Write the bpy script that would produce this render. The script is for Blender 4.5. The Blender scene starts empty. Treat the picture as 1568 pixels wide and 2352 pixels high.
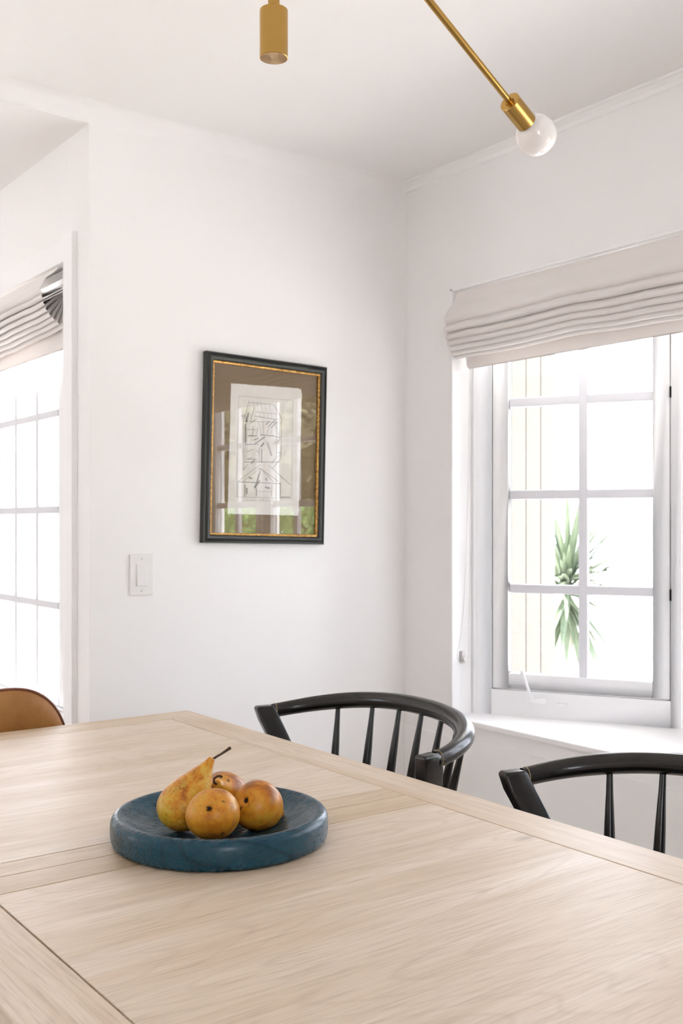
import bpy, bmesh, math, random
from mathutils import Vector, Matrix, noise
R = math.radians
PI = math.pi
scene = bpy.context.scene
COL = scene.collection

# ------------------------------------------------------------------ camera
cam_d = bpy.data.cameras.new('camera')
cam = bpy.data.objects.new('camera', cam_d)
COL.objects.link(cam)
cam.location = (0, 0, 1.23)
cam.rotation_euler = (R(90), 0, R(-36.7))
cam_d.sensor_fit = 'VERTICAL'
cam_d.sensor_height = 36.0
cam_d.sensor_width = 24.0
cam_d.lens = 2380 / 2352 * 36
cam_d.shift_y = (1204 - 1176) / 2352
cam_d.clip_start = 0.02
cam_d.dof.use_dof = True
cam_d.dof.focus_distance = 1.75
cam_d.dof.aperture_fstop = 9.0
scene.camera = cam

# ------------------------------------------------------------------ light
W = bpy.data.worlds.new('daylight'); scene.world = W
W.use_nodes = True
bg = W.node_tree.nodes['Background']
bg.inputs[0].default_value = (0.83, 0.885, 1.0, 1)
bg.inputs[1].default_value = 13.0
sun_d = bpy.data.lights.new('sun', 'SUN'); sun_d.energy = 60; sun_d.angle = R(2); sun_d.color = (1, .96, .9)
sun = bpy.data.objects.new('sun', sun_d); COL.objects.link(sun)
sun.rotation_euler = Vector((-0.05, -0.58, -0.81)).to_track_quat('-Z', 'Y').to_euler()
sun.location = (0, 0, 8)

def fill_light(name, loc, direction, w, h, power, color=(0.97, 0.985, 1.0)):
    d = bpy.data.lights.new(name, 'AREA'); d.shape = 'RECTANGLE'; d.size = w; d.size_y = h
    d.energy = power; d.color = color
    o = bpy.data.objects.new(name, d); COL.objects.link(o)
    o.location = loc; o.rotation_euler = Vector(direction).to_track_quat('-Z', 'Z').to_euler()
    return o
# area fill added outside the unseen rear window to brighten the room
fill_light('fill_rear', (-.7, -2.25, 1.4), (0, 1, 0), 1.0, 1.3, 14)

vs = scene.view_settings
vs.view_transform = 'Standard'; vs.look = 'None'; vs.exposure = -.57; vs.gamma = 1.0
vs.use_curve_mapping = False
scene.cycles.max_bounces = 16; scene.cycles.diffuse_bounces = 10; scene.cycles.transparent_max_bounces = 16

# ------------------------------------------------------------------ helpers
def tag(o, label=None, cat=None, group=None, kind=None):
    if label: o['label'] = label
    if cat: o['category'] = cat
    if group: o['group'] = group
    if kind: o['kind'] = kind
    return o

def empty(name, loc=(0, 0, 0), rot=(0, 0, 0), parent=None, **k):
    o = bpy.data.objects.new(name, None); COL.objects.link(o)
    o.location = loc; o.rotation_euler = rot; o.empty_display_size = .05
    if parent: o.parent = parent
    return tag(o, **k)

def mesh_obj(name, verts, faces, mat, parent=None, smooth=False, **k):
    me = bpy.data.meshes.new(name); me.from_pydata([tuple(v) for v in verts], [], faces); me.update()
    bm = bmesh.new(); bm.from_mesh(me)
    bmesh.ops.remove_doubles(bm, verts=bm.verts, dist=1e-6)
    bmesh.ops.recalc_face_normals(bm, faces=bm.faces); bm.to_mesh(me); bm.free()
    if mat: me.materials.append(mat)
    if smooth:
        for p in me.polygons: p.use_smooth = True
    o = bpy.data.objects.new(name, me); COL.objects.link(o)
    if parent: o.parent = parent
    return tag(o, **k)

def smooth_angle(o, deg=40):
    for p in o.data.polygons: p.use_smooth = True
    bm = bmesh.new(); bm.from_mesh(o.data)
    for e in bm.edges:
        if len(e.link_faces) == 2: e.smooth = e.calc_face_angle(0) < R(deg)
    bm.to_mesh(o.data); bm.free()
    return o

class MB:
    def __init__(s): s.v = []; s.f = []
    def box(s, a, b, M=None):
        (x0, y0, z0), (x1, y1, z1) = a, b
        i = len(s.v)
        p = [(x0,y0,z0),(x1,y0,z0),(x1,y1,z0),(x0,y1,z0),(x0,y0,z1),(x1,y0,z1),(x1,y1,z1),(x0,y1,z1)]
        if M is not None: p = [tuple(M @ Vector(q)) for q in p]
        s.v += p
        s.f += [tuple(i+k for k in q) for q in ((0,3,2,1),(4,5,6,7),(0,1,5,4),(1,2,6,5),(2,3,7,6),(3,0,4,7))]
        return s
    def prism(s, poly, z0, z1):
        i = len(s.v); n = len(poly)
        s.v += [(x, y, z0) for x, y in poly] + [(x, y, z1) for x, y in poly]
        s.f += [tuple(i+k for k in range(n))[::-1], tuple(i+n+k for k in range(n))]
        s.f += [(i+k, i+(k+1) % n, i+n+(k+1) % n, i+n+k) for k in range(n)]
        return s
    def tube(s, pts, rad, seg=12, caps=True, up=None, flat=None):
        pts = [Vector(p) for p in pts]; n = len(pts)
        if not hasattr(rad, '__len__'): rad = [rad] * n
        i0 = len(s.v); ref = None
        for k, p in enumerate(pts):
            t = (pts[min(k+1, n-1)] - pts[max(k-1, 0)]).normalized()
            if ref is None:
                ref = Vector(up) if up else (Vector((0, 0, 1)) if abs(t.z) < .9 else Vector((1, 0, 0)))
            if up: ref = Vector(up)
            a = (ref - t * ref.dot(t)).normalized(); b = t.cross(a)
            if not up: ref = a
            ra = rad[k]; rb = rad[k]
            if flat: ra, rb = rad[k] * flat[k][0], rad[k] * flat[k][1]
            for j in range(seg):
                w = 2*PI*j/seg
                s.v.append(tuple(p + a*math.cos(w)*ra + b*math.sin(w)*rb))
        for k in range(n-1):
            for j in range(seg):
                s.f.append((i0+k*seg+j, i0+k*seg+(j+1) % seg, i0+(k+1)*seg+(j+1) % seg, i0+(k+1)*seg+j))
        if caps:
            s.f.append(tuple(i0+j for j in range(seg))[::-1]); s.f.append(tuple(i0+(n-1)*seg+j for j in range(seg)))
        return s
    def lathe(s, prof, seg=48, M=None, closed=False):
        i0 = len(s.v); n = len(prof)
        for r, z in prof:
            for j in range(seg):
                w = 2*PI*j/seg; q = Vector((r*math.cos(w), r*math.sin(w), z))
                s.v.append(tuple(M @ q if M is not None else q))
        for k in range(n-1):
            for j in range(seg):
                s.f.append((i0+k*seg+j, i0+k*seg+(j+1) % seg, i0+(k+1)*seg+(j+1) % seg, i0+(k+1)*seg+j))
        s.f.append(tuple(i0+j for j in range(seg))[::-1]); s.f.append(tuple(i0+(n-1)*seg+j for j in range(seg)))
        return s
    def grid(s, rows):
        i0 = len(s.v); n = len(rows[0])
        for r in rows: s.v += [tuple(p) for p in r]
        for a in range(len(rows)-1):
            for b in range(n-1):
                s.f.append((i0+a*n+b, i0+a*n+b+1, i0+(a+1)*n+b+1, i0+(a+1)*n+b))
        return s
    def build(s, name, mat, parent=None, smooth=None, bevel=0, seg=2, **k):
        o = mesh_obj(name, s.v, s.f, mat, parent, **k)
        if smooth: smooth_angle(o, smooth)
        if bevel:
            m = o.modifiers.new('bevel', 'BEVEL'); m.width = bevel; m.segments = seg; m.limit_method = 'ANGLE'; m.angle_limit = R(35)
            for p in o.data.polygons: p.use_smooth = True
            w = o.modifiers.new('wn', 'WEIGHTED_NORMAL'); w.keep_sharp = True
        return o

def align(z, p=(0, 0, 0)):
    z = Vector(z).normalized()
    return Matrix.Translation(Vector(p)) @ z.to_track_quat('Z', 'Y').to_matrix().to_4x4()

# ------------------------------------------------------------------ materials
def mat(name, color=(.8, .8, .8), rough=.5, metal=0, spec=.5, coat=0, **k):
    m = bpy.data.materials.new(name); m.use_nodes = True
    b = m.node_tree.nodes['Principled BSDF']
    b.inputs['Base Color'].default_value = (*color, 1); b.inputs['Roughness'].default_value = rough
    b.inputs['Metallic'].default_value = metal; b.inputs['Specular IOR Level'].default_value = spec
    b.inputs['Coat Weight'].default_value = coat
    for a, v in k.items(): b.inputs[a.replace('_', ' ')].default_value = v
    return m

class N:
    """tiny node helper"""
    def __init__(s, m): s.t = m.node_tree; s.b = s.t.nodes['Principled BSDF']
    def n(s, typ, ins=None, **props):
        x = s.t.nodes.new(typ)
        for a, v in props.items(): setattr(x, a, v)
        for a, v in (ins or {}).items():
            if hasattr(v, 'is_output'): s.t.links.new(v, x.inputs[a])
            else: x.inputs[a].default_value = v
        return x
    def coords(s, scale, loc=(0, 0, 0), rot=(0, 0, 0), src='Object'):
        tc = s.n('ShaderNodeTexCoord')
        return s.n('ShaderNodeMapping', {0: tc.outputs[src], 'Scale': scale, 'Location': loc, 'Rotation': rot}).outputs[0]
    def noise(s, vec, scale, detail=4, rough=.5, dist=0):
        return s.n('ShaderNodeTexNoise', {'Vector': vec, 'Scale': scale, 'Detail': detail, 'Roughness': rough, 'Distortion': dist}).outputs[0]
    def ramp(s, fac, stops):
        r = s.n('ShaderNodeValToRGB', {0: fac}); e = r.color_ramp.elements
        while len(e) < len(stops): e.new(.5)
        for x, (p, c) in zip(e, stops):
            x.position = p; x.color = (*c, 1) if len(c) == 3 else c
        return r.outputs[0]
    def mix(s, fac, a, b, blend='MIX'):
        x = s.n('ShaderNodeMix', data_type='RGBA', blend_type=blend)
        for i, v in ((0, fac), (6, a), (7, b)):
            if hasattr(v, 'is_output'): s.t.links.new(v, x.inputs[i])
            else: x.inputs[i].default_value = (*v, 1) if isinstance(v, tuple) and len(v) == 3 else v
        return x.outputs[2]
    def math(s, op, a, b=0.0, c=0.0):
        x = s.n('ShaderNodeMath', {0: a, 1: b, 2: c}, operation=op); return x.outputs[0]
    def bump(s, h, strength, dist=.001):
        x = s.n('ShaderNodeBump', {'Height': h, 'Strength': strength, 'Distance': dist})
        s.t.links.new(x.outputs[0], s.b.inputs['Normal'])
    def out(s, sock, name='Base Color'): s.t.links.new(sock, s.b.inputs[name])

def wall_paint(name, col):
    m = mat(name, col, .75, spec=.25); n = N(m)
    v = n.coords((1, 1, 1)); n.bump(n.noise(v, 260, 3, .6), .06, .0005)
    return m
M_wall = wall_paint('wall_paint', (.885, .876, .872))
M_ceil = wall_paint('ceiling_paint', (.89, .88, .88))
M_trim = mat('trim_gloss_paint', (.89, .885, .885), .38, spec=.4)
M_sash = mat('window_paint', (.86, .86, .87), .4, spec=.4)
M_mun = mat('muntin_paint', (.72, .72, .755), .5, spec=.3)

def wood(name, along, tones, pore=.5, rough=(.40, .52), seed=0.0, ringmix=.35, knots=(), coat=.48):
    """pale oak; grain runs along the given local axis"""
    m = mat(name, tones[1], .45, spec=.5, coat=coat, Coat_Roughness=.44); n = N(m)
    st = [1, 1, 1]
    k = 'xyz'.index(along)
    def sc(l, a): q = [a, a, a]; q[k] = l; return tuple(q)
    off = (seed, seed*1.7, seed*.3)
    warp = n.noise(n.coords(sc(1.2, 5), off), 1, 2, .5)
    broad = n.noise(n.coords(sc(.9, 7.5), off), 1.6, 4, .55, .6)
    streak = n.noise(n.coords(sc(2.2, 60), off), 1, 5, .6, .3)
    fine = n.noise(n.coords(sc(9, 380), off), 1, 3, .65)
    ringsrc = n.noise(n.coords(sc(.75, 4.2), (seed+3, seed, seed)), 1, 1.5, .45, .25)
    ring = n.math('ABSOLUTE', n.math('SINE', n.math('MULTIPLY', ringsrc, 95.0)))
    base = n.ramp(broad, [(.28, tones[0]), (.5, tones[1]), (.72, tones[2])])
    c1 = n.mix(n.math('MULTIPLY', n.ramp(streak, [(.35, (1, 1, 1)), (.62, (0, 0, 0))]), .42), base, tones[0])
    c2 = n.mix(n.math('MULTIPLY', n.ramp(ring, [(.0, (1, 1, 1)), (.42, (0, 0, 0))]), ringmix), c1, tones[3])
    c3 = n.mix(n.math('MULTIPLY', n.ramp(fine, [(.50, (0, 0, 0)), (.66, (1, 1, 1))]), pore), c2, tones[4])
    for (kx, ky, kr) in knots:
        tc = n.n('ShaderNodeTexCoord')
        mp = n.n('ShaderNodeMapping', {0: tc.outputs['Object'], 'Location': (-kx/kr*.35, -ky/kr, 0), 'Scale': (.35/kr, 1/kr, 0)})
        ln = n.n('ShaderNodeVectorMath', {0: mp.outputs[0]}, operation='LENGTH')
        f = n.math('SUBTRACT', 1.0, n.math('MINIMUM', ln.outputs['Value'], 1.0))
        c3 = n.mix(n.math('MULTIPLY', f, .85), c3, tones[4])
    n.out(c3)
    rr = n.n('ShaderNodeMapRange', {0: streak, 3: rough[0], 4: rough[1]}).outputs[0]
    n.out(rr, 'Roughness')
    h = n.math('ADD', n.math('MULTIPLY', fine, -.8), n.math('MULTIPLY', ring, .25))
    n.bump(h, .22, .0006)
    return m
OAK = [(.56, .42, .27), (.685, .565, .435), (.745, .64, .53), (.50, .38, .27), (.35, .24, .15)]
M_oak_x = wood('bleached_oak_panels', 'x', OAK, knots=((.36, -.30, .012), (.50, -.36, .010), (.22, .26, .006), (.58, -.22, .007)))
M_oak_x2 = wood('bleached_oak_leaf', 'x', [(.49, .355, .205), (.61, .48, .325), (.68, .565, .43), (.45, .33, .2), (.31, .2, .11)], seed=2.3)
M_oak_y = wood('bleached_oak_rails', 'y', OAK, seed=5.1)
M_oak_z = wood('bleached_oak_legs', 'z', OAK, seed=7.7)
M_dark = mat('dark_gap', (.03, .022, .015), .9)

def stained(name):
    m = mat(name, (.02, .06, .085), .3, spec=.32); n = N(m)
    src = n.noise(n.coords((.55, 3.2, 1.1), (.31, .13, .02), (0, 0, R(24))), 2.2, 0.0, .3, .0)
    wig = n.noise(n.coords((3, 22, 8), (0, 0, 0), (0, 0, R(24))), 1, 2, .5)
    ring = n.math('ABSOLUTE', n.math('SINE', n.math('ADD', n.math('MULTIPLY', src, 62.0), n.math('MULTIPLY', wig, 1.6))))
    rg = n.ramp(ring, [(.0, (1, 1, 1)), (.30, (0, 0, 0))])
    fine = n.noise(n.coords((16, 260, 260), (0, 0, 0), (0, 0, R(24))), 1, 3, .6)
    pr = n.ramp(fine, [(.5, (0, 0, 0)), (.7, (1, 1, 1))])
    c = n.mix(n.math('MULTIPLY', rg, .55), (.009, .050, .080), (.002, .009, .014))
    c = n.mix(n.math('MULTIPLY', pr, .4), c, (.003, .012, .018))
    n.out(c)
    n.out(n.n('ShaderNodeMapRange', {0: fine, 3: .20, 4: .34}).outputs[0], 'Roughness')
    n.bump(pr, .08, .0003)
    return m
M_bowl = stained('teal_stained_oak')

def lacquer():
    m = mat('black_lacquer', (.008, .007, .006), .2, spec=.45, coat=.12); n = N(m)
    w = n.noise(n.coords((1, 1, 1)), 38, 6, .7)
    w2 = n.noise(n.coords((1, 1, 1)), 9, 3, .6)
    f = n.math('MULTIPLY', n.ramp(w, [(.685, (0, 0, 0)), (.71, (1, 1, 1))]), n.ramp(w2, [(.56, (0, 0, 0)), (.62, (1, 1, 1))]))
    n.out(n.mix(f, (.008, .0068, .0055), (.33, .27, .19)))
    n.out(n.n('ShaderNodeMapRange', {0: n.noise(n.coords((1, 1, 1)), 60, 4, .6), 3: .15, 4: .32}).outputs[0], 'Roughness')
    return m
M_black = lacquer()
M_joint = mat('worn_joint_line', (.42, .29, .12), .5)
M_worn = mat('worn_black_end_grain', (.05, .03, .018), .4)

def brass():
    m = mat('aged_brass', (.60, .385, .125), .3, metal=1); n = N(m)
    f = n.noise(n.coords((1, 1, 1)), 220, 3, .6)
    n.out(n.mix(n.noise(n.coords((1, 1, 1)), 30, 4, .6), (.49, .295, .080), (.56, .345, .105)))
    n.out(n.n('ShaderNodeMapRange', {0: f, 3: .22, 4: .29}).outputs[0], 'Roughness')
    return m
M_brass = brass()
M_brass_end = mat('spun_brass_end', (.50, .33, .17), .36, metal=1, Anisotropic=.8)
M_steel = mat('bulb_collar_metal', (.55, .54, .53), .3, metal=1)
M_milk = mat('milk_glass', (.86, .83, .82), .08, spec=.5, coat=.6)
N(M_milk).b.inputs['Subsurface Weight'].default_value = .6
N(M_milk).b.inputs['Subsurface Scale'].default_value = .03
N(M_milk).b.inputs['Subsurface Radius'].default_value = (1, 1, 1)

def pane_glass(name, ior=1.5, tint=(1, 1, 1), rough=0.0):
    m = bpy.data.materials.new(name); m.use_nodes = True; t = m.node_tree
    t.nodes.remove(t.nodes['Principled BSDF'])
    tr = t.nodes.new('ShaderNodeBsdfTransparent'); tr.inputs[0].default_value = (*tint, 1)
    gl = t.nodes.new('ShaderNodeBsdfGlossy'); gl.inputs['Roughness'].default_value = rough
    fr = t.nodes.new('ShaderNodeFresnel'); fr.inputs['IOR'].default_value = ior
    geo = t.nodes.new('ShaderNodeNewGeometry')
    inv = t.nodes.new('ShaderNodeMath'); inv.operation = 'SUBTRACT'; inv.inputs[0].default_value = 1
    t.links.new(geo.outputs['Backfacing'], inv.inputs[1])
    mul = t.nodes.new('ShaderNodeMath'); mul.operation = 'MULTIPLY'
    t.links.new(fr.outputs[0], mul.inputs[0]); t.links.new(inv.outputs[0], mul.inputs[1])
    mx = t.nodes.new('ShaderNodeMixShader')
    t.links.new(mul.outputs[0], mx.inputs[0]); t.links.new(tr.outputs[0], mx.inputs[1]); t.links.new(gl.outputs[0], mx.inputs[2])
    t.links.new(mx.outputs[0], t.nodes['Material Output'].inputs[0])
    return m
M_pane = pane_glass('window_glass', 1.45)
M_picglass = pane_glass('picture_glass', 2.0)

def linen():
    m = mat('cream_linen', (.80, .755, .73), .9, spec=.2); n = N(m)
    n.b.inputs['Sheen Weight'].default_value = .2
    a = n.noise(n.coords((40, 40, 900)), 1, 2, .5); b = n.noise(n.coords((900, 900, 40)), 1, 2, .5)
    n.out(n.mix(n.math('MULTIPLY', a, b), (.86, .825, .80), (.92, .895, .88)))
    n.bump(n.math('ADD', a, b), .12, .0006)
    tl = n.n('ShaderNodeBsdfTranslucent', {0: (.85, .80, .77, 1)})
    mx = n.n('ShaderNodeMixShader', {0: .14, 1: n.b.outputs[0], 2: tl.outputs[0]})
    n.t.links.new(mx.outputs[0], n.t.nodes['Material Output'].inputs[0])
    return m
M_linen = linen()

def pear_skin(name, green=.5, seed=0):
    m = mat(name, (.55, .3, .06), .36, spec=.36); n = N(m)
    v = n.coords((1, 1, 1), (seed, seed, seed))
    a = n.noise(v, 22, 4, .6, .4); b = n.noise(v, 75, 5, .7); c = n.noise(v, 330, 3, .6)
    base = n.ramp(a, [(.32, (.30, .085, .007)), (.44, (.52, .175, .009)), (.56, (.62, .26, .017)), (.70, (.56+.02*green, .29+.08*green, .034))])
    col = n.mix(n.math('MULTIPLY', n.ramp(b, [(.45, (0, 0, 0)), (.66, (1, 1, 1))]), .75*green), base, (.62, .48, .085))
    col = n.mix(n.math('MULTIPLY', n.ramp(b, [(.28, (1, 1, 1)), (.45, (0, 0, 0))]), .65), col, (.19, .066, .009))
    col = n.mix(n.math('MULTIPLY', n.ramp(c, [(.60, (0, 0, 0)), (.72, (1, 1, 1))]), .8), col, (.24, .11, .022))
    sp = n.noise(v, 46, 1, .3)
    col = n.mix(n.math('MULTIPLY', n.ramp(sp, [(.725, (0, 0, 0)), (.75, (1, 1, 1))]), .8), col, (.10, .045, .012))
    n.out(col)
    n.bump(n.math('ADD', b, n.math('MULTIPLY', c, .4)), .12, .001)
    return m
M_pearA = pear_skin('pear_skin_mottled', 1.0, 1.3)
M_pearB = pear_skin('pear_skin_golden', .35, 4.1)
M_pearC = pear_skin('pear_skin_russet', .25, 8.2)
M_stem = mat('pear_stem_wood', (.055, .028, .013), .7)

def leather():
    m = mat('tan_leather', (.40, .185, .05), .42, spec=.4); n = N(m)
    a = n.noise(n.coords((1, 1, 1)), 9, 4, .6)
    n.out(n.ramp(a, [(.3, (.30, .13, .032)), (.7, (.44, .21, .065))]))
    vo = n.n('ShaderNodeTexVoronoi', {'Vector': n.coords((1, 1, 1)), 'Scale': 520.0})
    n.bump(vo.outputs['Distance'], .12, .0005)
    return m
M_leather = leather()
M_piping = mat('oxblood_piping', (.16, .045, .02), .5)
M_iron = mat('black_steel', (.02, .02, .02), .4, metal=.8)

M_frame = mat('ebonised_frame', (.020, .022, .019), .36, spec=.5)
def gilt():
    m = mat('worn_gilt', (.62, .37, .10), .38, metal=.9); n = N(m)
    n.out(n.mix(n.ramp(n.noise(n.coords((1, 1, 1)), 120, 4, .7), [(.4, (0, 0, 0)), (.65, (1, 1, 1))]), (.66, .40, .12), (.26, .11, .035)))
    return m
M_gilt = gilt()
M_mat = mat('brown_mount_board', (.215, .150, .085), .85, spec=.1)
def paper():
    m = mat('aged_rag_paper', (.74, .71, .67), .9, spec=.1); n = N(m)
    n.out(n.ramp(n.noise(n.coords((1, 1, 1)), 16, 5, .6), [(.3, (.69, .655, .60)), (.7, (.78, .755, .72))]))
    return m
M_paper = paper()
M_ink = mat('engraving_ink', (.13, .13, .12), .9)
M_ink2 = mat('engraving_wash', (.30, .30, .285), .9)
M_plastic = mat('white_switch_plastic', (.80, .785, .775), .35)
M_chain = mat('white_bead_chain', (.60, .59, .57), .4)
M_clear = mat('clear_plastic', (.62, .60, .59), .2)
def floor_m():
    m = wood('oak_floor', 'y', [(.55, .49, .42), (.60, .54, .47), (.66, .60, .53), (.5, .44, .37), (.4, .34, .28)], seed=3.3)
    return m
M_floor = floor_m()
# outdoors
M_patio = mat('pale_paving', (.66, .64, .61), .9)
def siding_m():
    m = mat('cream_boards', (.78, .74, .66), .6)
    return m
M_siding = siding_m()
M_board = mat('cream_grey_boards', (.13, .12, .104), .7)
def leafy(name, a, b):
    m = mat(name, a, .5, spec=.4); n = N(m)
    n.out(n.ramp(n.noise(n.coords((1, 1, 1)), 6, 3, .6), [(.35, a), (.65, b)]))
    return m
M_hedge = leafy('hedge_leaves', (.13, .24, .06), (.24, .38, .12))
M_tree = leafy('tree_leaves', (.10, .10, .05), (.20, .19, .10))
M_bark = mat('bark', (.22, .15, .10), .9)
M_yucca = leafy('yucca_leaves', (.085, .115, .07), (.14, .175, .115))
M_yuccadry = mat('yucca_trunk', (.45, .42, .37), .8)

# ------------------------------------------------------------------ room shell
XR, YP, XC, CZ = 2.42, 2.863, 1.217, 2.452
XL, YB, YF = -2.6, -2.1, 5.6
ST = dict(kind='structure')

MB().box((XL-.15, YB-.15, -.12), (XR+.1, YP+.1, 0)).box((XL-.15, YP+.1, -.12), (XC+.16, YF+.15, 0)).build('floor', M_floor, **ST)
MB().box((XL-.15, YB-.15, CZ), (XR+.12, YP+.12, CZ+.15)).box((XL-.15, YP+.139, 2.4015), (XC+.18, YF+.15, CZ+.15)).build('ceiling', M_ceil, **ST)
# far end of the dining room (the wall with the picture), header over the opening beside it
MB().box((XC, YP, 0), (XR+.1, YP+.12, CZ+.02)).box((XL, YP, 2.401), (XC+.001, YP+.14, CZ+.02)).build('wall_back', M_wall, **ST)
# wall of the next space, with a tall window: opening y 3.03..5.2, z .60..2.035
WL0, WL1, WLb, WLt, WX = 3.032, 5.15, .60, 2.035, XC+.17
MB().box((XC+.0002, YP+.1195, 0), (WX, WL0, 2.45)).box((XC, WL1, 0), (WX, YF, 2.45)).box((XC, WL0, 0), (WX, WL1, WLb)).box((XC, WL0, WLt), (WX, WL1, 2.45)).build('wall_hall', M_wall, **ST)
# casing round that window
m = MB()
cx0 = XC-.018
m.box((cx0, 2.952, .0), (XC+.0015, WL0-.012, 2.105)).box((cx0, WL1, 0), (XC+.001, WL1+.09, 2.105)).box((XC-.003, WL0-.012, WLt), (XC+.001, WL1, 2.105))
m.build('trim_1', M_trim, **ST, bevel=.002)
MB().box((cx0-.02, WL0-.012, WLb-.03), (WX-.03, WL1, WLb+.004)).build('trim_2', M_trim, **ST, bevel=.003)
# right wall with the bay opening
BY0, BY1, BZ0, BZ1 = -.24, 2.622, .553, 2.036
MB().box((XR, BY1, 0), (XR+.1, YP+.1, CZ+.02)).box((XR, YB, 0), (XR+.1, BY0, CZ+.02)).box((XR, BY0, 0), (XR+.1, BY1, BZ0)).box((XR, BY0, BZ1), (XR+.1, BY1, CZ+.02)).build('wall_right', M_wall, **ST)
# low boarding below the bay sill
MB().box((XR-.007, YB, .0), (XR+.001, YP, .507)).build('trim_3', M_wall, **ST, bevel=.002)
# small ceiling moulding on the right wall
prof = [(0, 0), (-.034, 0), (-.034, -.008), (-.026, -.011), (-.014, -.020), (-.009, -.030), (0, -.034)]
v = []; f = []
for y in (YB, YP):
    v += [(XR+.001+a, y, CZ+.001+b) for a, b in prof]
n_ = len(prof)
f = [tuple(range(n_)), tuple(range(n_, 2*n_))] + [(i, (i+1) % n_, n_+(i+1) % n_, n_+i) for i in range(n_)]
mesh_obj('trim_4', v, f, M_trim, **ST)
cv = [(0, 0)] + [(-.05+.05*math.sin(R(90*k/8)), -.05+.05*math.cos(R(90*k/8))) for k in range(9)]
n_ = len(cv); v = []
for x in (XL, XR): v += [(x, YP+.0005+a, CZ+.0005+b) for a, b in cv]
o = mesh_obj('trim_6', v, [tuple(range(n_)), tuple(range(n_, 2*n_))] + [(i, (i+1) % n_, n_+(i+1) % n_, n_+i) for i in range(n_)], M_ceil, **ST)
smooth_angle(o, 30)
# thin bead framing the bay opening
m = MB()
for (a, b) in (((XR-.004, BY1-.012, BZ0+.02), (XR+.03, BY1+.0, BZ1)), ((XR-.004, BY0, BZ0+.02), (XR+.03, BY0+.012, BZ1)), ((XR-.004, BY0, BZ1-.012), (XR+.03, BY1, BZ1+.001))):
    m.box(a, b)
m.build('trim_5', M_trim, **ST, bevel=.003)
# rear and side walls, each with an opening added for fill light
MB().box((XL, YB-.12, 0), (-1.2, YB, CZ+.02)).box((-.2, YB-.12, 0), (XR+.1, YB, CZ+.02)).box((-1.2, YB-.12, 0), (-.2, YB, .75)).box((-1.2, YB-.12, 2.05), (-.2, YB, CZ+.02)).build('wall_rear', M_wall, **ST)
m = MB()
for a, b in ((YB, 3.8), (4.7, YF)): m.box((XL-.12, a, 0), (XL, b, CZ+.02))
for a, b in ((3.8, 4.7),): m.box((XL-.12, a, 0), (XL, b, .75)).box((XL-.12, a, 2.05), (XL, b, CZ+.02))
m.build('wall_left', M_wall, **ST)
MB().box((XL, YF, 0), (WX, YF+.12, 2.45)).build('wall_front', M_wall, **ST)

# ------------------------------------------------------------------ windows
def casement(root, s0, s1, z0, z1, cols, rows, stile=.055, brail=.055, trail=.045, mun=.031, name='sash', glass=True, hinges=None):
    """local x along the wall, local y outwards (0 = room face), z up"""
    y0, y1 = .006, .046
    m = MB().box((s0, y0, z0), (s0+stile, y1, z1)).box((s1-stile, y0, z0), (s1, y1, z1))
    m.box((s0+stile, y0, z0), (s1-stile, y1, z0+brail)).box((s0+stile, y0, z1-trail), (s1-stile, y1, z1))
    sash = m.build(name, M_sash, root, bevel=.0025)
    gx0, gx1, gz0, gz1 = s0+stile, s1-stile, z0+brail, z1-trail
    for c in cols:
        MB().box((c-mun/2, y0+.010, gz0), (c+mun/2, y1-.004, gz1)).build('muntin', M_mun, sash, bevel=.004)
    for r in rows:
        MB().box((gx0, y0+.011, r-mun/2), (gx1, y1-.005, r+mun/2)).build('muntin', M_mun, sash, bevel=.004)
    if glass:
        MB().box((gx0, .029, gz0), (gx1, .032, gz1)).build('glass', M_pane, sash)
    for hz in (hinges or []):
        MB().box((s1-.001, -.002, hz-.018), (s1+.005, .010, hz+.018)).build('hinge', M_iron, sash)
    return sash

def window_frame(root, L, openings, z0, z1, depth=.09):
    """openings: list of (s0, s1, zb, zt) cut in a solid frame 0..L"""
    m = MB(); xs = 0
    for (a, b, zb, zt) in openings:
        m.box((xs, 0, z0), (a-.0025, depth, z1))
        m.box((a-.0025, 0, z0), (b+.0025, depth, zb-.0025)).box((a-.0025, 0, zt+.0025), (b+.0025, depth, z1))
        m.box((a-.0025, .047, zb-.0025), (a+.012, depth, zt+.0025)).box((b-.012, .047, zb), (b+.0025, depth, zt))
        m.box((a, .047, zb-.0025), (b, depth, zb+.012)).box((a, .047, zt-.012), (b, depth, zt+.0025))
        xs = b+.0025
    m.box((xs, 0, z0), (L, depth, z1))
    return m.build('window_frame', M_sash, root, bevel=.0015)

A = R(28.5)
ROWS = (1.009, 1.331, 1.648)
# flank of the canted bay: the window that fills the right of the view
P0 = Vector((2.518, 2.622, 0)); tdir = Vector((math.sin(A), -math.cos(A), 0)); ndir = Vector((math.cos(A), math.sin(A), 0))
L1 = .700
w2 = empty('window_2', P0, (0, 0, math.atan2(tdir.y, tdir.x)), **ST)
window_frame(w2, L1, [(.0745, .6635, .664, 2.0)], .572, 2.06)
sash2 = casement(w2, .0745, .6635, .664, 2.0, [.383], ROWS, hinges=(1.002, 1.655))
# inner bead on the frame's wall side
MB().box((.006, -.006, .575), (.014, .001, 2.04)).build('window_bead', M_sash, w2, bevel=.002)
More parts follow.
